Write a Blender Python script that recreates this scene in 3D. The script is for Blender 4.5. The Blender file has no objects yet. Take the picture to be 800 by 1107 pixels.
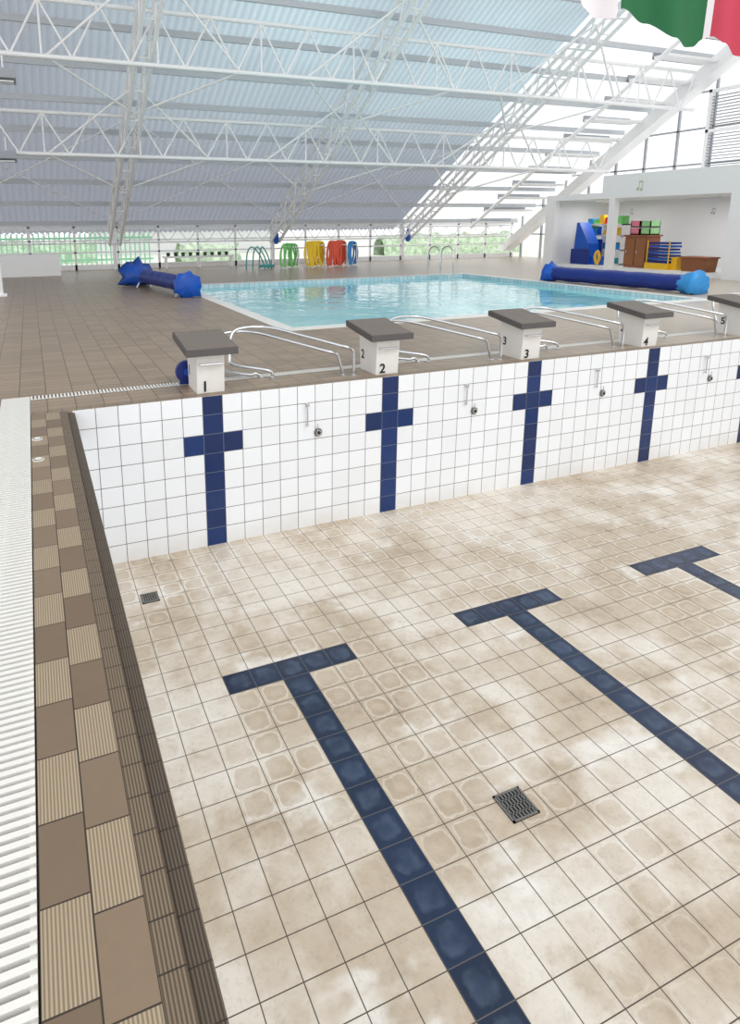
import bpy, math, random
from mathutils import Vector, Matrix
random.seed(4)
S=bpy.context.scene
try: S.view_settings.view_transform='Standard'
except Exception: pass
def lin(c):
    c=c/255.0
    return c/12.92 if c<=.04045 else ((c+.055)/1.055)**2.4
def C(r,g,b): return (lin(r),lin(g),lin(b),1)

# ---------------------------------------------------------------- materials
class N:
    def __init__(s,name,rough=.5,spec=.5,metal=0):
        s.m=bpy.data.materials.new(name); s.m.use_nodes=True
        s.t=s.m.node_tree; s.n=s.t.nodes; s.l=s.t.links
        s.b=s.n['Principled BSDF']; s.out=s.n['Material Output']
        s.b.inputs['Roughness'].default_value=rough
        s.b.inputs['Specular IOR Level'].default_value=spec
        s.b.inputs['Metallic'].default_value=metal
        s._p=None
    def put(s,sock,v):
        if isinstance(v,bpy.types.NodeSocket): s.l.new(v,sock)
        else: sock.default_value=v
    def M(s,op,a,b=None,c=None,clamp=False):
        n=s.n.new('ShaderNodeMath'); n.operation=op; n.use_clamp=clamp
        s.put(n.inputs[0],a)
        if b is not None: s.put(n.inputs[1],b)
        if c is not None: s.put(n.inputs[2],c)
        return n.outputs[0]
    def pos(s):
        if s._p is None:
            g=s.n.new('ShaderNodeNewGeometry'); x=s.n.new('ShaderNodeSeparateXYZ')
            s.l.new(g.outputs['Position'],x.inputs[0]); s._p=(x.outputs[0],x.outputs[1],x.outputs[2]); s.P=g.outputs['Position']
        return s._p
    def mix(s,f,a,b):
        n=s.n.new('ShaderNodeMix'); n.data_type='RGBA'
        s.put(n.inputs[0],f); s.put(n.inputs[6],a); s.put(n.inputs[7],b); return n.outputs[2]
    def ramp(s,v,a,b,c=0.,d=1.,smooth=True):
        n=s.n.new('ShaderNodeMapRange'); n.interpolation_type='SMOOTHSTEP' if smooth else 'LINEAR'
        s.put(n.inputs[0],v)
        for i,q in enumerate((a,b,c,d)): s.put(n.inputs[i+1],q)
        return n.outputs[0]
    def noise(s,scale,detail=3,rough=.5,vec=None,stretch=None):
        s.pos()
        n=s.n.new('ShaderNodeTexNoise'); n.inputs['Scale'].default_value=scale
        n.inputs['Detail'].default_value=detail; n.inputs['Roughness'].default_value=rough
        v=vec or s.P
        if stretch:
            m=s.n.new('ShaderNodeVectorMath'); m.operation='MULTIPLY'; s.l.new(v,m.inputs[0]); m.inputs[1].default_value=stretch; v=m.outputs[0]
        s.l.new(v,n.inputs['Vector']); return n.outputs[0]
    def white(s,a,b):
        c=s.n.new('ShaderNodeCombineXYZ'); s.l.new(a,c.inputs[0]); s.l.new(b,c.inputs[1])
        w=s.n.new('ShaderNodeTexWhiteNoise'); w.noise_dimensions='3D'; s.l.new(c.outputs[0],w.inputs[0]); return w.outputs[0]
    def grid(s,ax,ay,sx,sy,ox,oy):
        u=s.M('DIVIDE',s.M('SUBTRACT',ax,ox),sx); v=s.M('DIVIDE',s.M('SUBTRACT',ay,oy),sy)
        fu=s.M('FRACT',u); fv=s.M('FRACT',v)
        du=s.M('MULTIPLY',s.M('MINIMUM',fu,s.M('SUBTRACT',1.0,fu)),sx)
        dv=s.M('MULTIPLY',s.M('MINIMUM',fv,s.M('SUBTRACT',1.0,fv)),sy)
        return s.M('MINIMUM',du,dv), s.M('FLOOR',u), s.M('FLOOR',v), fu, fv
    def rsq(s,fu,fv,size):   # distance from a rounded-square contour, in metres
        a=s.M('POWER',s.M('ABSOLUTE',s.M('SUBTRACT',fu,.5)),4.0); b=s.M('POWER',s.M('ABSOLUTE',s.M('SUBTRACT',fv,.5)),4.0)
        return s.M('MULTIPLY',s.M('SUBTRACT',.5,s.M('POWER',s.M('ADD',a,b),.25)),size)
    def bump(s,h,dist=.002,st=.6):
        n=s.n.new('ShaderNodeBump'); n.inputs['Strength'].default_value=st; n.inputs['Distance'].default_value=dist
        s.l.new(h,n.inputs['Height']); s.l.new(n.outputs[0],s.b.inputs['Normal'])
    def col(s,v): s.put(s.b.inputs['Base Color'],v); return s.m

def plain(name,rgb,rough=.5,metal=0,spec=.5,var=.06,scale=6):
    k=N(name,rough,spec,metal)
    f=k.noise(scale,3); a=C(*rgb); 
    a1=tuple(min(1,x*(1-var)) for x in a[:3])+(1,); a2=tuple(min(1,x*(1+var)) for x in a[:3])+(1,)
    return k.col(k.mix(f,a1,a2))

XL=-1.278; XG=-1.646; H=1.575; YT=-2.043; GX=.1; GY=-1.943

def mat_wall():
    k=N('white_wall_tile',.22,.5); x,y,z=k.pos()
    xy=k.M('ADD',x,y)
    d,iu,iv,fu,fv=k.grid(xy,z,.2,.2,GX,.01)
    g=k.ramp(d,.0022,.0042); w=k.white(iu,iv)
    base=k.mix(k.M('MULTIPLY',w,.6),C(243,246,250),C(232,235,238))
    low=k.ramp(z,-1.58,-1.3,1,0); n=k.noise(5,4)
    base=k.mix(k.M('MULTIPLY',low,k.M('MULTIPLY',n,.45)),base,C(206,196,178))
    k.bump(g,.002,.4); return k.col(k.mix(g,C(104,98,92),base))
def mat_floor():
    k=N('stained_floor_tile',.42,.35); x,y,z=k.pos()
    d,iu,iv,fu,fv=k.grid(x,y,.2,.2,GX,GY)
    g=k.ramp(d,.0018,.0036); w=k.white(iu,iv); w2=k.white(iv,iu)
    n1=k.noise(.7,4,.6); n2=k.noise(2.4,5,.65); n3=k.noise(14,5,.7); n4=k.noise(60,3,.6)
    dirt=k.ramp(k.M('ADD',k.M('MULTIPLY',n1,.65),k.M('MULTIPLY',n2,.35)),.41,.55)
    light=C(226,219,208); mid=C(196,181,161); dark=C(158,140,118)
    base=k.mix(dirt,light,mid)
    dk=k.ramp(k.M('ADD',k.M('MULTIPLY',n2,.6),k.M('MULTIPLY',n1,.4)),.50,.66)
    base=k.mix(k.M('MULTIPLY',dk,k.ramp(n3,.35,.6,.3,.75)),base,dark)
    base=k.mix(k.M('MULTIPLY',w,.25),base,mid)
    # white lime patches
    pt=k.ramp(k.noise(1.3,4,.6,stretch=(1.0,1.4,1.0)),.57,.68)
    base=k.mix(k.M('MULTIPLY',pt,.7),base,C(238,235,229))
    # dried-water stains, rounded squares following each tile
    dd=k.M('ADD',k.rsq(fu,fv,.2),k.M('MULTIPLY',k.M('SUBTRACT',k.noise(13,3,.6),.5),.05))
    zone=k.ramp(k.noise(.5,2),.36,.50)
    amt=k.M('MULTIPLY',k.ramp(w2,.1,.6,.1,.8),zone)
    inner=k.ramp(dd,.012,.034)
    core=k.ramp(dd,.045,.085)
    base=k.mix(k.M('MULTIPLY',inner,k.M('MULTIPLY',amt,.5)),base,C(174,155,131))
    base=k.mix(k.M('MULTIPLY',core,k.M('MULTIPLY',amt,.4)),base,C(208,196,178))
    line=k.M('MULTIPLY',k.ramp(dd,.010,.018),k.ramp(dd,.020,.030,1,0))
    base=k.mix(k.M('MULTIPLY',line,k.M('MULTIPLY',amt,.55)),base,C(232,226,214))
    base=k.mix(k.M('MULTIPLY',k.ramp(n3,.5,.75),.25),base,C(150,132,112))
    base=k.mix(k.M('MULTIPLY',k.ramp(n4,.5,.7),.12),base,C(120,104,86))
    k.bump(g,.001,.2)
    k.put(k.b.inputs['Roughness'],k.ramp(n2,.3,.7,.26,.48))
    return k.col(k.mix(g,C(84,74,63),base))
def mat_navy(wall):
    k=N('navy_tile_wall' if wall else 'navy_tile_floor',.15 if wall else .22,.5); x,y,z=k.pos()
    if wall: d,iu,iv,fu,fv=k.grid(x,z,.2,.2,GX,.01)
    else: d,iu,iv,fu,fv=k.grid(x,y,.2,.2,GX,GY)
    g=k.ramp(d,.0016,.0032)
    w=k.white(iu,iv)
    base=k.mix(w,C(8,38,88),C(14,50,108)) if wall else k.mix(w,C(20,34,60),C(28,44,74))
    if not wall:
        dd=k.M('ADD',k.rsq(fu,fv,.2),k.M('MULTIPLY',k.M('SUBTRACT',k.noise(16,3),.5),.07))
        sm=k.M('MULTIPLY',k.ramp(dd,.02,.05),k.ramp(k.noise(7,3),.3,.65,.05,.55))
        base=k.mix(sm,base,C(78,92,114))
        base=k.mix(k.M('MULTIPLY',k.ramp(dd,.055,.09),.4),base,C(36,52,82))
    k.bump(g,.001,.3)
    return k.col(k.mix(g,C(110,118,130) if wall else C(92,88,84),base))
def mat_deck():
    k=N('brown_deck_tile',.34,.5); x,y,z=k.pos()
    d,iu,iv,fu,fv=k.grid(x,y,.25,.125,0,0)
    g=k.ramp(d,.002,.006); w=k.white(iu,iv); n=k.noise(1.2,4)
    base=k.mix(w,C(138,119,98),C(161,140,117)); base=k.mix(k.M('MULTIPLY',n,.35),base,C(174,158,136))
    wx=k.ramp(x,2.5,11.); base=k.mix(k.M('MULTIPLY',wx,.6),base,C(216,205,190))  # glare on the right side of the deck, painted into the tile colour
    k.bump(g,.002,.4); return k.col(k.mix(g,C(84,72,60),base))
def mat_strip():
    k=N('checker_ribbed_tile',.42,.4); x,y,z=k.pos()
    iu=k.M('FLOOR',k.M('DIVIDE',k.M('SUBTRACT',x,XG),.1215))
    yo=k.M('SUBTRACT',y,k.M('MULTIPLY',iu,-.06))
    d,a,iv,fu,fv=k.grid(x,yo,.1215,.2435,XG,-4.303)
    g=k.ramp(d,.0014,.0032)
    par=k.M('GREATER_THAN',k.M('FRACT',k.M('MULTIPLY',k.M('ADD',iu,iv),.5)),.25)
    par=k.M('SUBTRACT',1.0,par)
    rib=k.ramp(k.M('PINGPONG',k.M('MULTIPLY',x,210.0),1.0),.2,.75)
    w=k.white(iu,iv); n=k.noise(30,4); n2=k.noise(4,3)
    smooth=k.mix(w,C(114,96,78),C(140,121,100))
    smooth=k.mix(k.M('MULTIPLY',n,.3),smooth,C(100,84,68))
    ribc=k.mix(rib,C(130,114,92),C(176,159,134))
    col=k.mix(par,smooth,ribc)
    col=k.mix(k.M('MULTIPLY',n2,.2),col,C(150,132,112))
    k.bump(k.M('ADD',g,k.M('MULTIPLY',rib,par)),.0015,.4)
    return k.col(k.mix(g,C(58,48,40),col))
def mat_coping(name,a,b,axis=0):
    k=N(name,.42,.4); x,y,z=k.pos()
    p=(x,y)[axis]; q=(y,x)[axis]
    d=k.M('PINGPONG',k.M('ADD',q,.04),.061)
    g=k.ramp(d,.0014,.003)
    rib=k.ramp(k.M('PINGPONG',k.M('MULTIPLY',p,210.0),1.0),.25,.75)
    w=k.noise(2.5,2)
    c=k.mix(rib,a,b); c=k.mix(k.M('MULTIPLY',w,.25),c,C(80,70,60))
    k.bump(rib,.0015,.5)
    return k.col(k.mix(g,C(52,44,38),c))
def mat_roof(name,vari):
    k=N(name,.6,.2); x,y,z=k.pos()
    k.n.remove(k.b)
    rib=k.ramp(k.M('PINGPONG',k.M('MULTIPLY',x,10.0),1.0),.0,1.0)
    n=k.noise(.3,2)
    if vari:   # roof brightness graded into the tint: grey at eaves, paler higher and right
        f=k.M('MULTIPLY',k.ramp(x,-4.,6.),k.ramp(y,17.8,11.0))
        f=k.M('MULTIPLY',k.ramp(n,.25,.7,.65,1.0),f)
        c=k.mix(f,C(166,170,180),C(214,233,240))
        fac=.6
    else: c=k.mix(n,C(250,253,255),C(255,255,255)); fac=.85
    lap=k.ramp(k.M('PINGPONG',x,.5),.0,.03,.86,1.0)
    dk=k.mix(k.M('MULTIPLY',rib,.28 if vari else .1),c,C(128,135,147) if vari else C(220,226,232))  # shading of the corrugation painted in as darker stripes
    dk=k.mix(lap,C(148,154,164) if vari else C(225,230,235),dk)
    t=k.n.new('ShaderNodeBsdfTranslucent'); d=k.n.new('ShaderNodeBsdfDiffuse'); mx=k.n.new('ShaderNodeMixShader')
    k.l.new(dk,t.inputs[0]); k.l.new(dk,d.inputs[0]); mx.inputs[0].default_value=fac
    k.l.new(d.outputs[0],mx.inputs[1]); k.l.new(t.outputs[0],mx.inputs[2]); k.l.new(mx.outputs[0],k.out.inputs[0])
    return k.m
def mat_water():
    k=N('pool_water',.03,.6); x,y,z=k.pos()
    n=k.noise(1.6,2,.5); n2=k.noise(6,2,.5)
    bl=k.ramp(k.noise(.5,2),.35,.65); fx=k.ramp(y,4.0,11.0)
    k.b.inputs['IOR'].default_value=1.45
    h=k.M('ADD',n,k.M('MULTIPLY',n2,.25)); k.bump(h,.05,.4)
    c=k.mix(bl,C(138,212,218),C(172,228,230)); c=k.mix(k.M('MULTIPLY',fx,.7),c,C(108,200,212))
    return k.col(c)
def mat_bandtile():
    k=N('pool_band_tile',.2,.5); x,y,z=k.pos()
    d,iu,iv,fu,fv=k.grid(k.M('ADD',x,y),z,.15,.15,0,.0)
    g=k.ramp(d,.003,.007)
    w=k.white(iu,iv)
    return k.col(k.mix(g,C(120,140,150),k.mix(w,C(176,212,222),C(215,232,236))))
def mat_ground():
    k=N('outdoor_ground_mat',.8); n=k.noise(.8,4)
    return k.col(k.mix(n,C(208,214,198),C(235,235,228)))
def mat_leaf():
    k=N('hedge_leaf',.7); n=k.noise(4,5,.7)
    return k.col(k.mix(k.ramp(n,.35,.65),C(150,180,142),C(215,230,205)))

WT=mat_wall(); FT=mat_floor(); NW=mat_navy(True); NF=mat_navy(False); DK=mat_deck(); ST=mat_strip()
CP1=mat_coping('coping_ribbed_tile',C(88,75,61),C(136,119,97)); CP2=mat_coping('coping_edge_tile',C(60,51,43),C(104,90,74))
CP3=mat_coping('coping_back_tile',C(120,105,86),C(168,150,128),1)
ROOFG=mat_roof('corrugated_roof_sheet',True)
ROOFW=mat_roof('roof_translucent_white',False)
WATER=mat_water(); BAND=mat_bandtile(); GRD=mat_ground(); LEAF=mat_leaf()
WHITE=plain('white_paint',(246,246,246),.45,var=.02)
STEEL=plain('white_steel_paint',(252,252,252),.4,var=.0)
PURL=plain('purlin_paint',(196,200,204),.5,var=.04)
CHROME=plain('chrome',(215,218,222),.12,1.0,var=.03)
PLAST=plain('white_plastic_grate',(232,230,224),.45,var=.05,scale=20)
DARKCH=plain('channel_dark',(60,53,46),.7)
GRATEM=plain('drain_metal',(120,118,114),.4,.4)
BLACK=plain('black_recess',(22,22,24),.6)
BLOCKW=plain('block_white',(232,230,226),.5,var=.05,scale=12)
BLOCKT=plain('block_top_dark',(116,107,100),.7,var=.25,scale=40)
BLOCKS=plain('block_top_side',(88,84,84),.6,var=.1)
NUM=plain('number_black',(20,20,24),.6)
BLUE=plain('blue_tarp',(14,86,190),.4,var=.25,scale=5)
BLUED=plain('blue_tarp_dark',(14,44,130),.4,var=.3,scale=8)
BLUEL=plain('blue_tarp_light',(50,150,220),.4,var=.15)
GREEN=plain('flag_green',(28,105,62),.7,var=.08)
RED=plain('flag_red',(196,62,84),.7,var=.08)
FWHITE=plain('flag_white',(238,232,236),.7,var=.03)
NG=plain('foam_green',(120,205,110),.6); NY=plain('foam_yellow',(245,205,50),.6)
NR=plain('foam_red',(228,92,66),.6); NT=plain('foam_teal',(60,160,160),.6); NB=plain('foam_blue',(70,140,205),.6)
PINK=plain('pink_plastic',(235,130,150),.5); LGREEN=plain('light_green_plastic',(160,215,150),.5)
WOOD=plain('brown_wood',(150,92,60),.5,var=.15); WICKER=plain('wicker',(150,98,62),.7,var=.2,scale=30)
YEL=plain('yellow_plastic',(240,190,40),.5); REDP=plain('red_plastic',(205,50,45),.5)
DGREY=plain('dark_grey',(60,62,66),.5); FENCE=plain('green_fence',(150,205,175),.6)
LOUV=plain('louvre_grey',(168,172,178),.5); LENS=plain('lamp_glass',(225,228,230),.2)
CONC=plain('pale_building',(222,224,224),.8)
NOTE=plain('note_sticker',(190,198,160),.6)

# ---------------------------------------------------------------- mesh builder
class MB:
    def __init__(s,name): s.name=name; s.v=[]; s.f=[]; s.mi=[]; s.mats=[]; s.sm=[]
    def mat(s,m):
        if m not in s.mats: s.mats.append(m)
        return s.mats.index(m)
    def add(s,vs,fs,m,smooth=False):
        o=len(s.v); s.v+= [tuple(p) for p in vs]; i=s.mat(m)
        for f in fs: s.f.append([q+o for q in f]); s.mi.append(i); s.sm.append(smooth)
        return s
    def box(s,x0,x1,y0,y1,z0,z1,m,rot=None,piv=None):
        vs=[Vector(p) for p in ((x0,y0,z0),(x1,y0,z0),(x1,y1,z0),(x0,y1,z0),(x0,y0,z1),(x1,y0,z1),(x1,y1,z1),(x0,y1,z1))]
        if rot is not None:
            c=Vector(piv) if piv else Vector(((x0+x1)/2,(y0+y1)/2,(z0+z1)/2)); vs=[rot@(p-c)+c for p in vs]
        return s.add(vs,[(0,3,2,1),(4,5,6,7),(0,1,5,4),(1,2,6,5),(2,3,7,6),(3,0,4,7)],m)
    def prism(s,prof,x0,x1,m):
        n=len(prof); vs=[(x0,p[0],p[1]) for p in prof]+[(x1,p[0],p[1]) for p in prof]
        fs=[tuple(range(n)),tuple(range(2*n-1,n-1,-1))]+[(i,i+n,(i+1)%n+n,(i+1)%n) for i in range(n)]
        return s.add(vs,fs,m)
    def path(s,pts,r,m,seg=8,caps=True):
        P=[Vector(p) for p in pts]; n=len(P); rs=r if isinstance(r,(list,tuple)) else [r]*n
        vs=[];up=None
        for i in range(n):
            t=(P[min(i+1,n-1)]-P[max(i-1,0)]).normalized()
            if up is None:
                a=Vector((0,0,1)) if abs(t.z)<.9 else Vector((1,0,0)); up=(a-t*a.dot(t)).normalized()
            else: up=(up-t*up.dot(t)).normalized()
            w=t.cross(up)
            for k in range(seg):
                q=2*math.pi*k/seg; vs.append(P[i]+(up*math.cos(q)+w*math.sin(q))*rs[i])
        fs=[]
        for i in range(n-1):
            for k in range(seg):
                a=i*seg+k;b=i*seg+(k+1)%seg; fs.append((a,b,b+seg,a+seg))
        s.add(vs,fs,m,True)
        if caps: s.add(vs[:seg]+vs[-seg:],[tuple(range(seg-1,-1,-1)),tuple(range(seg,2*seg))],m)
        return s
    def curve(s,pts,r,m,seg=10,sub=6):
        P=[Vector(p) for p in pts]; out=[]
        for i in range(len(P)-1):
            p0=P[max(i-1,0)];p1=P[i];p2=P[i+1];p3=P[min(i+2,len(P)-1)]
            for k in range(sub):
                t=k/sub; out.append(.5*((2*p1)+(p2-p0)*t+(2*p0-5*p1+4*p2-p3)*t*t+(3*p1-p0-3*p2+p3)*t**3))
        out.append(P[-1]); return s.path(out,r,m,seg)
    def disc(s,c,r,h,m,seg=20,axis='z'):
        c=Vector(c); e=Vector((0,0,h)) if axis=='z' else (Vector((0,h,0)) if axis=='y' else Vector((h,0,0)))
        return s.path([c,c+e],r,m,seg)
    def truss(s,a,b,dv,n,rc,rw,m,post=True):
        a=Vector(a);b=Vector(b);dv=Vector(dv)
        s.path([a,b],rc,m,6); s.path([a-dv,b-dv],rc,m,6)
        for i in range(n):
            p=a.lerp(b,i/n);q=a.lerp(b,(i+1)/n);mid=a.lerp(b,(i+.5)/n)-dv
            s.path([p,mid],rw,m,5,False); s.path([mid,q],rw,m,5,False)
            if post and i%2==0: s.path([p,p-dv],rw,m,5,False)
        return s
    def done(s,parent=None,bevel=0):
        me=bpy.data.meshes.new(s.name); me.from_pydata(s.v,[],s.f)
        for m in s.mats: me.materials.append(m)
        for i,p in enumerate(me.polygons): p.material_index=s.mi[i]; p.use_smooth=s.sm[i]
        me.update(); ob=bpy.data.objects.new(s.name,me); S.collection.objects.link(ob)
        if parent: ob.parent=parent
        if bevel:
            bv=ob.modifiers.new('b','BEVEL'); bv.width=bevel; bv.segments=2; bv.limit_method='ANGLE'
        return ob

# ---------------------------------------------------------------- deck, empty pool
P2=(2.3,11.6,3.6,11.7)   # second pool rectangle
XR=13.0; YN=-9.0
d=MB('floor')
def slab(x0,x1,y0,y1,m=DK,z1=0,z0=-.25): d.box(x0,x1,y0,y1,z0,z1,m)
slab(-10,-1.91,YN,.54); slab(XG,-1.403,YN,.006,ST)
slab(-1.91,XG,YN,.54,DARKCH,-.06); slab(-10,-1.91,.54,.72)
slab(-1.91,21,.54,.70,DARKCH,-.06)
slab(XG,21,.1,.54); slab(XG,XR+.0,.006,.1,CP3,.0)
slab(XR+.1,21,YN,.1)
slab(-10,21,.70,P2[2]-.3); slab(-10,P2[0]-.25,P2[2]-.3,P2[3]+.25); slab(P2[1]+.25,21,P2[2]-.3,P2[3]+.25); slab(-10,21,P2[3]+.25,20)
slab(-1.403,-1.34,YN,.006,CP1,.0); 
d.done()
c=MB('trim_pool_edge')
c.prism([(YN,-.25),(0,-.25),(0,-.018),(YN,-.018)],-1.34,XL,CP2)
c.done(bevel=.006)
MB('pool_floor').box(XL-.1,XR+.1,YN,.1,-H-.15,-H,FT).done()
MB('wall_far_pool').box(XL-.02,XR+.1,.0,.005,-H,-.002,WT).done()
MB('wall_left_pool').box(XL-.1,XL-.002,YN,-.001,-H,-.255,WT).done()
MB('wall_right_pool').box(XR,XR+.1,YN,-.001,-H,-.0,WT).done()
for i in range(6):
    X=2.0*i
    k=MB('wall_target_cross')
    k.add([(X-.1,-.003,-.002),(X+.1,-.003,-.002),(X+.1,-.003,-H),(X-.1,-.003,-H)],[(0,3,2,1)],NW)
    k.add([(X-.3,-.004,-.39),(X+.3,-.004,-.39),(X+.3,-.004,-.59),(X-.3,-.004,-.59)],[(0,3,2,1)],NW)
    k.done()
    k=MB('lane_marking_t'); z=-H+.002
    k.add([(X-.5,YT+.1,z),(X+.5,YT+.1,z),(X+.5,YT-.1,z),(X+.1,YT-.1,z),(X+.1,YN,z),(X-.1,YN,z),(X-.1,YT-.1,z),(X-.5,YT-.1,z)],[(0,7,6,5,4,3,2,1)],NF)
    k.done()
    k=MB('wall_hook'); xx=X+1.0
    k.path([(xx,-.03,-.2),(xx,-.03,-.42)],.008,CHROME,8); k.path([(xx,-.002,-.2),(xx,-.05,-.2)],.016,CHROME,10); k.path([(xx,-.002,-.42),(xx,-.035,-.42)],.012,CHROME,8)
    k.curve([(xx-.016,-.03,-.18),(xx-.016,-.03,-.21),(xx,-.03,-.225),(xx+.016,-.03,-.21),(xx+.016,-.03,-.18)],.004,CHROME,6)
    k.done()
    k=MB('water_inlet'); xx=X+1.13
    k.path([(xx,-.002,-.52),(xx,-.014,-.52)],.045,GRATEM,24); k.path([(xx,-.012,-.52),(xx,-.03,-.52)],.03,CHROME,16); k.path([(xx,-.03,-.52),(xx,-.033,-.52)],.02,BLACK,16)
    k.path([(xx-.01,-.03,-.42),(xx-.01,-.02,-.5)],.005,CHROME,6)
    k.done()
g=MB('overflow_grating')
y=YN
while y<.70:
    g.box(-1.905,XG-.005,y,y+.019,-.02,.0,PLAST); y+=.033
for xx in (-1.90,-1.79,-1.66): g.box(xx-.008,xx+.008,YN,.70,-.035,-.012,PLAST)
x=XG
while x<20:
    g.box(x,x+.019,.545,.695,-.02,.0,PLAST); x+=.034
g.box(XG,20,.61,.63,-.035,-.012,PLAST)
g.done()
def floordrain(cx,cy,s):
    k=MB('floor_drain'); z=-H
    k.box(cx-s/2,cx+s/2,cy-s/2,cy+s/2,z-.0,z+.003,BLACK)
    w=.012
    for a in ((cx-s/2,cx+s/2,cy-s/2,cy-s/2+w),(cx-s/2,cx+s/2,cy+s/2-w,cy+s/2),(cx-s/2,cx-s/2+w,cy-s/2,cy+s/2),(cx+s/2-w,cx+s/2,cy-s/2,cy+s/2)): k.box(*a,z,z+.009,GRATEM)
    n=8
    for i in range(1,n): 
        q=cx-s/2+s*i/n; k.box(q-.005,q+.005,cy-s/2,cy+s/2,z,z+.008,GRATEM)
    for q in (.25,.5,.75): k.box(cx-s/2,cx+s/2,cy-s/2+s*q-.004,cy-s/2+s*q+.004,z,z+.008,GRATEM)
    k.done()
floordrain(-.81,-.72,.15); floordrain(.74,-3.60,.18)
for yy in (-.73,-1.22):
    k=MB('deck_lid'); k.disc((-1.6,yy,0),.04,.006,PLAST,24); k.disc((-1.6,yy,.006),.032,.003,GRATEM,24); k.disc((-1.6,yy,.009),.026,.002,PLAST,24); k.done()

# ---------------------------------------------------------------- starting blocks & rails
def number(txt,parent,loc,rot,size):
    cu=bpy.data.curves.new('num','FONT'); cu.body=txt; cu.size=size; cu.extrude=.001; cu.align_x='CENTER'; cu.offset=.003
    ob=bpy.data.objects.new('num',cu); S.collection.objects.link(ob)
    dg=bpy.context.evaluated_depsgraph_get(); me=bpy.data.meshes.new_from_object(ob.evaluated_get(dg))
    S.collection.objects.unlink(ob); bpy.data.objects.remove(ob)
    me.materials.clear(); me.materials.append(NUM)
    o=bpy.data.objects.new('number_plate',me); S.collection.objects.link(o); o.parent=parent; o.location=loc; o.rotation_euler=rot
for i in range(6):
    X=2.0*i+.02
    k=MB('starting_block')
    k.prism([(.12,0),(.48,0),(.52,.485),(.09,.405)],X-.14,X+.14,BLOCKW)
    k.prism([(.0,.395),(.0,.46),(.62,.55),(.62,.485)],X-.26,X+.26,BLOCKS)
    k.prism([(.012,.462),(.012,.467),(.608,.555),(.608,.55)],X-.25,X+.25,BLOCKT)
    k.path([(X-.11,.06,.30),(X+.11,.06,.30)],.011,CHROME,8); 
    for q in (-.11,.11): k.path([(X+q,.06,.30),(X+q,.11,.30)],.011,CHROME,8)
    ob=k.done(bevel=.006)
    number(str(i+1),ob,(X-.06,.1135,.02),(math.radians(90)+.074,0,0),.15)
    number(str(i+1),ob,(X-.142,.42,.14),(math.radians(90),0,math.radians(-90)),.14)
for i in range(5):
    X=2.0*i
    k=MB('grab_rail')
    for o in ((0,0,0),(-.17,.05,-.05)):
        pts=[(.80,.48,0),(.80,.48,.05),(.72,.5,.09),(.42,.66,.14),(.40,.74,.22),(.46,.84,.44),(.6,.88,.5),(.9,.86,.49),(1.2,.56,.42),(1.52,.24,.335),(1.63,.22,.30),(1.66,.22,.22),(1.66,.22,.0)]
        P=[(X+p[0]+o[0]*(1 if 0<j<12 else .6),p[1]+o[1],max(0,p[2]+(o[2] if 1<j<11 else 0))) for j,p in enumerate(pts)]
        k.curve(P,.017,CHROME,10,5)
        for e in (P[0],P[-1]): k.disc((e[0],e[1],0),.035,.008,CHROME,16)
    k.done()
k=MB('blue_hose_reel'); k.path([(-.11,.56,.13),(-.11,.62,.13)],.12,BLUED,20); k.path([(-.11,.54,.13),(-.11,.64,.13)],.04,BLUE,14)
k.box(-.19,-.03,.57,.61,0,.03,BLUED); k.done()

# ---------------------------------------------------------------- second pool
x0,x1,y0,y1=P2
k=MB('second_pool_basin'); e=.012
k.box(x0,x1,y0,y1,-1.3,-1.2,BAND)
k.box(x0-.05,x0+e,y0,y1,-1.2,-.002,BAND);k.box(x1-e,x1+.05,y0,y1,-1.2,-.002,BAND);k.box(x0-.05,x1+.05,y0-.05,y0+e,-1.2,-.002,BAND);k.box(x0-.05,x1+.05,y1-e,y1+.05,-1.2,-.002,BAND)
k.done()
k=MB('trim_second_pool')
k.box(x0-.25,x1+.25,y0-.3,y0-.0,-.1,.006,PLAST);k.box(x0-.25,x1+.25,y1,y1+.25,-.1,.006,PLAST)
k.box(x0-.25,x0,y0,y1,-.1,.006,PLAST);k.box(x1,x1+.25,y0,y1,-.1,.006,PLAST); k.done()
k=MB('pool_water'); k.add([(x0+e,y0+e,-.10),(x1-e,y0+e,-.10),(x1-e,y1-e,-.10),(x0+e,y1-e,-.10)],[(0,1,2,3)],WATER); k.done()
k=MB('pool_ladder')
for xx in (10.5,11.0):
    k.curve([(xx,11.45,-.5),(xx,11.45,.5),(xx,11.55,.82),(xx,11.8,.9),(xx,12.05,.8),(xx,12.12,.5),(xx,12.12,0)],.022,CHROME,8)
for z in (-.2,-.45): k.box(10.5,11.0,11.42,11.5,z,z+.03,CHROME)
k.done()
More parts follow.
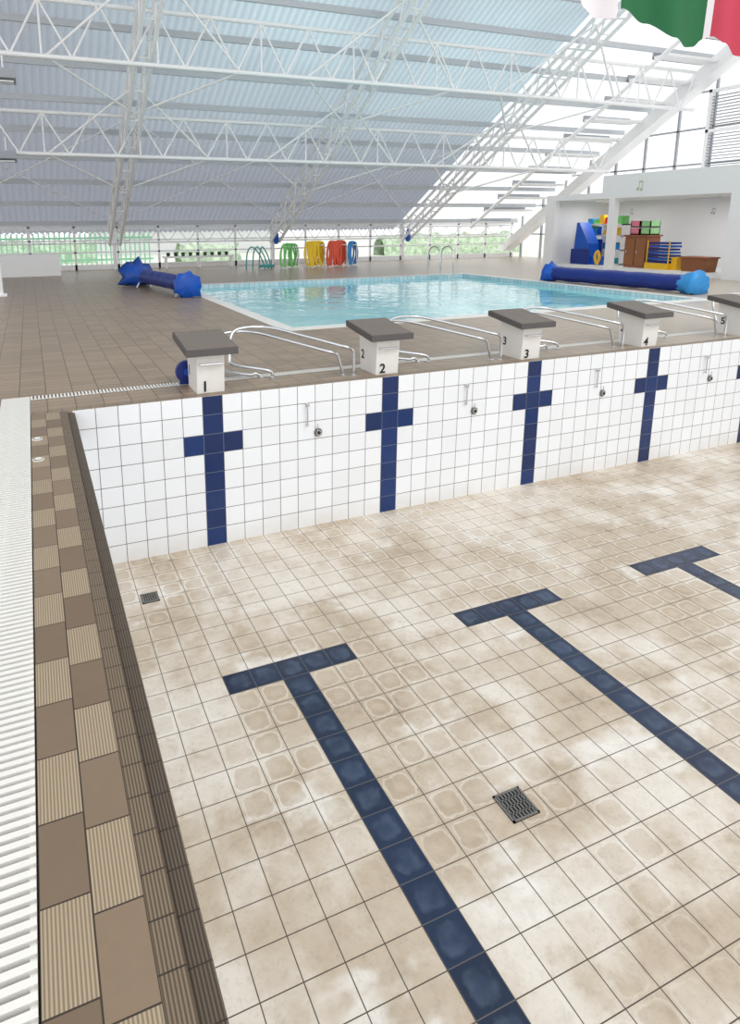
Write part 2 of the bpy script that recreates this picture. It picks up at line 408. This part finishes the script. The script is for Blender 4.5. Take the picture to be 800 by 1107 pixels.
def roller(name,p,q,rad,z,Lp,fp,Lq,fq,mq):
    k=MB(name); p=Vector(p);q=Vector(q); D=(q-p).normalized(); n=40
    pts=[];rs=[]
    rnd=random.Random(9)
    for i in range(n):
        t=i/(n-1); e=p.lerp(q,.06+.88*t); pts.append((e.x,e.y,z+.006*math.sin(i*.7))); rs.append(rad*(.96+.04*rnd.random()))
    k.path(pts,rs,BLUED,20); k.path([(p.x,p.y,z),(q.x,q.y,z)],.05,STEEL,8)
    w=D.cross(Vector((0,0,1)))
    for e in (p,q):
        for s in (-1,1): k.path([e+Vector((0,0,z)),Vector((e.x,e.y,0))+w*s*.2],.022,STEEL,8)
    def flap(e,s,L,hh,m,seed):
        rnd=random.Random(seed); rings=[]; seg=18; J=((0,rad*.9),(.2,rad*1.05),(.45,rad*1.3),(.75,rad*1.7),(1,rad*2.0*hh))
        for j,(tt,rr) in enumerate(J):
            for a in range(seg):
                an=2*math.pi*a/seg; r=rr*(1+.10*(1 if a%2 else -1)*tt+.1*math.sin(a*2.1+j)+rnd.uniform(-.05,.05))
                v=Vector((e.x,e.y,z))+D*s*L*tt+w*math.cos(an)*r+Vector((0,0,1))*math.sin(an)*r
                if tt>.5: v.z+= -.05*tt
                v.z=max(v.z,.01+.01*rnd.random()); rings.append(v)
        fs=[]
        for j in range(len(J)-1):
            for a in range(seg): fs.append((j*seg+a,j*seg+(a+1)%seg,(j+1)*seg+(a+1)%seg,(j+1)*seg+a))
        c=sum((rings[(len(J)-1)*seg+a] for a in range(seg)),Vector())/seg-D*s*L*.25
        o=len(rings); rings.append(c); fs+=[((len(J)-1)*seg+a,(len(J)-1)*seg+(a+1)%seg,o) for a in range(seg)]
        k.add(rings,fs,m,True)
    flap(p.lerp(q,.1),-1,Lp,fp,BLUE,1); flap(p.lerp(q,.92),1,Lq,fq,mq,2)
    return k.done()
roller('pool_cover_roller',(1.25,11.8,0),(1.72,9.0,0),.19,.30,.9,1.3,.6,.8,BLUE)
roller('pool_cover_roller',(12.1,8.6,0),(12.5,4.3,0),.20,.22,.35,.5,.5,.75,BLUEL)

# ---------------------------------------------------------------- roof structure
YF=19.7; SL=.57
def rz(y): return 1.72+SL*(YF-y)
def sheet(name,xa,xb,ya,yb,m):
    k=MB(name); step=.2/6; n=int((xb-xa)/step); vs=[];fs=[]
    for i in range(n+1):
        x=xa+(xb-xa)*i/n; h=.03*math.sin(2*math.pi*x/.2)
        vs+=[(x,ya,rz(ya)+h),(x,yb,rz(yb)+h)]
    for i in range(n): fs.append((2*i,2*i+1,2*i+3,2*i+2))
    k.add(vs,fs,m,True); return k.done()
YR=1.0
sheet('ceiling_sheet',-14,14.0,YF+.6,YR,ROOFG)
sheet('ceiling_sheet',14.0,20.4,YF+.6,YR,ROOFW)
k=MB('roof_purlins'); yy=YF-.3
while yy>YR:
    z=rz(yy)-.03; k.box(-14,20.3,yy-.04,yy+.04,z-.2,z-.04,PURL); yy-=1.15
k.done()
RX=(-4.8,1.45,7.85,14.1)
for X in RX:
    k=MB('roof_rafter_truss'); o=.34
    a=(X,YF-.1,rz(YF-.1)-o);b=(X,YR,rz(YR)-o)
    for dx in (-.19,.19):
        k.truss((a[0]+dx,a[1],a[2]),(b[0]+dx,b[1],b[2]),(0,.25,.5),18,.06,.026,STEEL,False)
    for i in range(18):
        p=Vector(a).lerp(Vector(b),i/18); k.path([p+Vector((-.19,-.25,-.5)),p+Vector((.19,-.25,-.5))],.022,STEEL,5)
    k.path([(X,YF-.1,.0),(X,YF-.1,rz(YF-.1)-.3)],.07,STEEL,8)
    k.done()
    if X>5: 
        k=MB('blue_post_pad'); k.path([(X-.0,YF-.5,.85),(X,YF-.5,1.0),(X,YF-.5,1.25),(X,YF-.5,1.4)],[.07,.12,.10,.04],BLUE,10); k.done()
for Y,dp in ((7.3,1.25),(10.6,1.2),(13.9,1.1)):
    k=MB('roof_cross_truss'); z=rz(Y)-.33
    k.truss((-14,Y,z),(20.0,Y,z),(0,0,dp),26,.06,.028,STEEL)
    k.done()
k=MB('roof_eave_truss'); k.truss((-14,YF-.2,1.5),(20.2,YF-.2,1.5),(0,0,.5),44,.03,.016,STEEL); k.done()
k=MB('roof_bracing')
for i,X in enumerate(RX):
    for Y,dp in ((10.6,1.2),(13.9,1.1)):
        zb=rz(Y)-.33-dp
        for s in (-1,1):
            k.path([(X,Y+2.4,rz(Y+2.4)-.9),(X+s*2.3,Y,zb)],.032,STEEL,6)
            k.path([(X,Y-1.2,rz(Y-1.2)-.4),(X+s*2.3,Y,zb)],.032,STEEL,6)
for a,b in zip(RX[:-1],RX[1:]):
    k.path([(a,19,rz(19)-.35),(b,13.9,rz(13.9)-.35)],.02,STEEL,6); k.path([(b,19,rz(19)-.35),(a,13.9,rz(13.9)-.35)],.02,STEEL,6)
k.done()
k=MB('gable_beam')
k.prism([(YF+.1,.3),(YF+.7,.3),(YR,rz(YR)+.35),(YR,rz(YR)-.35)],19.9,20.45,WHITE); k.done()
k=MB('gable_stepped_louvres'); yy=YF-.6
while yy>YR:
    z=rz(yy)-.1; k.box(17.6,19.88,yy-.28,yy+.28,z-.34,z-.26,WHITE); k.box(17.6,19.88,yy+.24,yy+.30,z-.34,z-.12,LOUV); yy-=.9
k.path([(17.6,YF-.3,rz(YF-.3)-.45),(17.6,YR,rz(YR)-.45)],.07,STEEL,8)
k.done()
k=MB('window_gable'); yy=YF-.4
while yy>2:
    k.box(20.5,20.58,yy-.04,yy+.04,0,rz(yy),LOUV); yy-=1.3
for z in (1.1,2.4,3.6,4.8,6.0,7.2,8.4): 
    k.box(20.5,20.58,2,YF-(z-1.7)/SL if z>1.7 else YF,z-.03,z+.03,LOUV)
k.done()
k=MB('louvre_window')
for z0 in (3.5,4.75):
    for j in range(11):
        z=z0+j*.1; k.box(20.35,20.47,7.0,8.5,z,z+.025,LOUV); k.box(20.35,20.47,8.7,10.2,z,z+.025,LOUV)
for y in (6.95,8.6,10.25): k.box(20.3,20.5,y-.05,y+.05,3.35,6.0,STEEL)
k.box(20.3,20.5,6.9,10.3,4.6,4.7,STEEL); k.box(20.3,20.5,6.9,10.3,5.9,6.0,STEEL); k.box(20.3,20.5,6.9,10.3,3.35,3.45,STEEL)
k.done()
k=MB('window_far'); xx=-14
while xx<20.5:
    k.box(xx-.04,xx+.04,YF+.05,YF+.13,0,1.62,STEEL); xx+=1.56
for z0,z1 in ((0,.2),(.62,.68),(1.06,1.12),(1.55,1.68)): k.box(-14,20.5,YF+.05,YF+.13,z0,z1,STEEL)
k.done()
k=MB('far_bench'); k.box(3.2,6.0,19.0,19.4,.40,.46,WHITE)
for q in (3.3,4.6,5.9): k.box(q-.03,q+.03,19.05,19.35,0,.4,STEEL)
for j in range(9): k.path([(3.4+j*.29,19.2,.46),(3.4+j*.29,19.2,.6)],[.06,.08],DGREY,8)
k.done()
# outside
MB('outdoor_ground').box(-60,60,20.3,80,-.2,-.1,GRD).done()
def hedge(x0,x1,y,h,seed):
    k=MB('garden_hedge'); rnd=random.Random(seed); nx=int((x1-x0)/.35); vs=[];fs=[]; R=7
    for i in range(nx+1):
        x=x0+(x1-x0)*i/nx
        for j in range(R):
            a=math.pi*j/(R-1); r=1+rnd.uniform(-.18,.18)
            vs.append((x+rnd.uniform(-.1,.1),y-.6*math.cos(a)*r,-.1+h*math.sin(a)*r))
    for i in range(nx):
        for j in range(R-1): q=i*R+j; fs.append((q,q+1,q+R+1,q+R))
    k.add(vs,fs,LEAF,True); k.done()
hedge(-8,1.5,27,1.0,1); hedge(5,8,25,.9,2); hedge(16.5,26,26,1.1,3); hedge(24,30,20,1.6,5)
k=MB('garden_fence')
xx=-6
while xx<3.4: k.box(xx,xx+.06,22.4,22.45,-.1,1.35,FENCE); xx+=.2
k.box(-6,3.4,22.45,22.5,.2,.28,FENCE); k.box(-6,3.4,22.45,22.5,1.1,1.18,FENCE); k.done()
MB('neighbour_building').box(2,13,34,38,-.1,1.9,CONC).box(1.5,13.5,33.5,38.5,1.9,2.1,LOUV).done()

MB('wall_low_left').box(-2.45,-.62,17.2,17.45,0,.72,WHITE).done(bevel=.01)
k=MB('white_column'); k.box(-2.42,-2.2,10.9,11.1,0,1.85,WHITE); k.box(-2.5,-2.12,10.82,11.18,0,.06,STEEL); k.box(-2.46,-2.16,10.86,11.14,1.85,1.92,STEEL); k.done(bevel=.01)
for (x,y,z) in ((-1.75,10.6,4.95),(-1.9,13.9,3.55)):
    k=MB('flood_light'); k.prism([(y-.25,z-.12),(y+.15,z-.2),(y+.2,z),(y-.2,z+.08)],x-.25,x+.25,LOUV)
    k.box(x-.2,x+.2,y-.2,y+.12,z-.2,z-.17,LENS); k.path([(x,y,z),(x,y,z+.45)],.02,STEEL,6); k.done()

def noodles(xa,xb,n,m,h=.86,r=.05):
    k=MB('pool_noodle_bundle'); rnd=random.Random(int(xa*10))
    k.path([(xa-.1,17.2,h-.08),(xb+.1,17.2,h-.08)],.02,STEEL,8)
    for e in (xa-.1,xb+.1): k.path([(e,17.2,0),(e,17.2,h-.08)],.02,STEEL,8)
    for i in range(n):
        x=xa+(xb-xa)*(i+.5)/n; s=rnd.uniform(.85,1.25); t=rnd.uniform(-.12,.12)
        k.curve([(x-.20*s+t,16.95,.05),(x-.22*s,17.0,.45),(x-.14,17.12,h-.06),(x,17.2,h+.03+.03*rnd.random()),(x+.14,17.28,h-.07),(x+.22*s,17.35,.45),(x+.18*s-t,17.4,.06)],r,m,8,4)
    k.done()
noodles(7.4,7.9,5,NG,r=.035); noodles(8.4,9.0,7,NY,.92,.048); noodles(9.35,9.95,8,NR,.92,.048); noodles(10.22,10.42,3,NB,.9,.04)
k=MB('teal_hurdle')
for q in (0,.25,.5): k.curve([(5.9+q,17.2,0),(5.95+q,17.2,.6),(6.15+q*.8,17.2,.82),(6.45+q*.6,17.2,.5),(6.65+q*.5,17.2,0)],.025,NT,8)
k.path([(6.4,17.2,.1),(7.0,17.2,.1)],.05,NT,8); k.done()

# ---------------------------------------------------------------- storage room
X0=16.6;X1=19.8
MB('wall_storage_back').box(19.6,19.8,2,13.5,0,2.4,WHITE).done()
MB('wall_storage_side').box(X0,19.6,13.35,13.55,0,2.4,WHITE).done()
MB('wall_storage_front').box(X0,X0+.2,2,6.55,0,2.4,WHITE).done()
MB('ceiling_storage').box(X0,19.8,2,13.55,2.4,2.6,WHITE).box(X0,X0+.15,2,11.0,2.6,3.15,WHITE).done()
MB('storage_column').box(X0,X0+.22,13.1,13.345,0,2.4,WHITE).box(X0-.02,X0+.24,13.05,13.345,0,.1,WHITE).done()
MB('storage_column').box(X0,X0+.22,10.45,10.68,0,2.4,WHITE).box(X0-.02,X0+.24,10.4,10.72,0,.1,WHITE).done()
MB('storage_plinth').box(X0+.25,19.595,6.56,13.345,0,.12,WHITE).done()
for yy in (8.4,11.9):  # fixtures and area lights added to brighten the storage room
    k=MB('added_lamp_fixture'); k.box(17.9,18.05,yy-.6,yy+.6,2.34,2.399,STEEL); k.path([(17.975,yy-.58,2.32),(17.975,yy+.58,2.32)],.02,LENS,8); k.done()
    al=bpy.data.lights.new('storage_fill','AREA'); al.shape='RECTANGLE'; al.size=.3; al.size_y=1.2; al.energy=20
    ao=bpy.data.objects.new('storage_fill_light',al); S.collection.objects.link(ao); ao.location=(17.975,yy,2.28)
z=.12
k=MB('wooden_cabinet'); k.box(17.3,17.9,9.65,10.5,z,1.15,WOOD); k.box(17.25,17.95,9.6,10.53,1.15,1.2,WOOD)
for q in (9.68,10.1): k.box(17.27,17.3,q,q+.38,z+.08,1.08,WICKER); k.path([(17.25,q+.3,.7),(17.25,q+.3,.6)],.012,CHROME,6)
k.done()
for (yy,m) in ((10.2,PINK),(9.8,LGREEN)):
    k=MB('storage_crate')
    for s in range(2):
        a=1.2+s*.24; k.box(17.35,17.8,yy-.18,yy+.18,a,a+.04,m)
        for (p,q,r,t) in ((17.35,17.38,-.18,.18),(17.77,17.8,-.18,.18),(17.35,17.8,-.18,-.15),(17.35,17.8,.15,.18)): k.box(p,q,yy+r,yy+t,a,a+.22,m)
    k.done()
k=MB('stacked_kickboards')
for j in range(7): 
    dy=.03*math.sin(j*2.1); k.box(17.2,17.75,8.75+dy,9.5+dy,z+.2+j*.1,z+.26+j*.1,BLUE if j%2 else BLUED)
for q in (8.72,9.5): k.path([(17.18,q,z),(17.18,q,z+.9)],.02,YEL,6)
k.box(17.15,17.8,8.7,9.55,z,z+.2,YEL); k.box(17.3,17.6,8.5,8.7,z,z+.4,YEL); k.done()
k=MB('wicker_basket')
k.prism([(7.5,z),(8.25,z),(8.3,z+.4),(7.45,z+.4)],17.2,17.7,WICKER)
for q in (.1,.2,.3): k.box(17.18,17.2,7.47,8.28,z+q,z+q+.03,WOOD)
k.box(17.16,17.74,7.42,8.33,z+.4,z+.45,WOOD); k.done()
k=MB('toy_slide')
k.prism([(11.9,z),(12.0,z+.75),(12.5,z+1.5),(12.6,z+1.5),(12.7,z)],17.2,17.75,BLUE)
k.box(17.15,17.2,11.9,12.75,z,z+.55,BLUED); k.box(17.75,17.8,11.9,12.75,z,z+.9,BLUED)
k.box(17.3,17.65,11.5,11.95,z,z+.3,BLUE); k.done(bevel=.03)
k=MB('toy_shelf')
for q in (z,z+.5,z+1.0,z+1.4): k.box(17.9,18.4,11.2,12.9,q,q+.04,WHITE)
for q in (11.2,12.05,12.86): k.box(17.9,18.4,q,q+.04,z,z+1.44,WHITE)
rnd=random.Random(3)
for q in (z+.04,z+.54,z+1.04,z+1.44):
    for j in range(6):
        yy=11.3+j*.26; k.box(17.95,18.3,yy,yy+.2,q,q+rnd.uniform(.15,.34),rnd.choice([YEL,REDP,BLUE,NG,NT,BLUEL]))
k.done()
k=MB('yellow_float'); k.curve([(17.0,11.35,z+.05),(17.0,11.25,z+.3),(17.0,11.35,z+.5),(17.0,11.45,z+.3),(17.0,11.36,z+.07)],.05,YEL,8); k.done()
def note(k,x,y,z,s,m):
    k.path([(x-.001,y,z),(x-.008,y,z)],.06*s,m,14); k.path([(x-.001,y-.16*s,z-.02),(x-.008,y-.16*s,z-.02)],.06*s,m,14)
    k.box(x-.008,x-.001,y-.055*s,y-.035*s,z,z+.3*s,m); k.box(x-.008,x-.001,y-.215*s,y-.195*s,z,z+.3*s,m); k.box(x-.008,x-.001,y-.215*s,y-.035*s,z+.26*s,z+.31*s,m)
k=MB('music_note_decal'); note(k,X0,9.6,2.65,.8,NOTE); k.done()
k=MB('wall_music_stickers'); note(k,19.6,12.4,1.95,.5,NOTE);note(k,19.6,9.2,1.9,.5,LOUV); note(k,19.6,8.3,1.8,.5,NOTE); k.done()

# ---------------------------------------------------------------- flags
def flag(cols,prof,name):
    k=MB(name); base=Vector((4.36,-1.0,3.52)); R=Vector((.926,-.377,0)); Q=Vector((.377,.926,0)); f=.009
    xs=[];a=prof[0][0]
    while a<=prof[-1][0]: xs.append(a); a+=3
    def low(u):
        for (p,q),(r,s) in zip(prof[:-1],prof[1:]):
            if p<=u<=r:
                t=(u-p)/(r-p); t=t*t*(3-2*t); return q+(s-q)*t
        return prof[-1][1]
    rows=14
    for c in range(len(xs)-1):
        u=(xs[c]+xs[c+1])/2; m=[mm for (lim,mm) in cols if u<=lim][0]
        vs=[]
        for uu in (xs[c],xs[c+1]):
            for r in range(rows+1):
                t=r/rows; yy=low(uu)*(1-t)+(-130)*t
                w=.05*math.sin(uu*.11+t*1.5)*(1-.4*t)+.03*math.sin(uu*.05)
                vs.append(base+R*((uu-717)*f)+Vector((0,0,(25-yy)*f*.98))+Q*w)
        k.add(vs,[(r,r+1,rows+2+r,rows+1+r) for r in range(rows)],m,True)
    return k.done()
flag([(668,FWHITE)],[(618,-6),(632,8),(650,18),(668,20)],'hanging_flag')
flag([(765,GREEN),(771,FWHITE),(900,RED)],[(669,10),(700,24),(728,42),(742,50),(756,48),(765,40),(772,38),(785,46),(800,58),(840,60)],'hanging_flag')
k=MB('flag_rope'); b=Vector((4.36,-1.0,3.52)); R=Vector((.926,-.377,0))
k.path([b+R*-6+Vector((0,0,1.38)),b+R*6+Vector((0,0,1.38))],.01,STEEL,6); k.done()

# ---------------------------------------------------------------- light
w=bpy.data.worlds.new('World'); S.world=w; w.use_nodes=True
bg=w.node_tree.nodes['Background']; bg.inputs[0].default_value=(.99,.995,1,1); bg.inputs[1].default_value=1.3
su=bpy.data.lights.new('sun','SUN'); su.energy=.6; su.angle=math.radians(25)
so=bpy.data.objects.new('sun_light',su); S.collection.objects.link(so); so.rotation_euler=(math.radians(35),math.radians(15),0)

# ---------------------------------------------------------------- camera
f,px,py,pitch,yaw,roll=697.11,319.3,387.94,.2056,.3847,-.0079
F=Vector((math.sin(yaw)*math.cos(pitch),math.cos(yaw)*math.cos(pitch),-math.sin(pitch)))
R=Vector((math.cos(yaw),-math.sin(yaw),0)); U=R.cross(F)
R2=R*math.cos(roll)+U*math.sin(roll); U2=-R*math.sin(roll)+U*math.cos(roll)
cd=bpy.data.cameras.new('camera'); co=bpy.data.objects.new('camera',cd); S.collection.objects.link(co)
mt=Matrix.Identity(4)
for i in range(3): mt[i][0]=R2[i];mt[i][1]=U2[i];mt[i][2]=-F[i]
mt[0][3],mt[1][3],mt[2][3]=-1.5319,-5.9567,1.6326
co.matrix_world=mt
cd.sensor_fit='VERTICAL'; cd.sensor_height=36; cd.sensor_width=26; cd.lens=f/1107*36
cd.shift_x=(400-px)/1107; cd.shift_y=(py-553.5)/1107; cd.clip_start=.05; cd.clip_end=300
S.camera=co
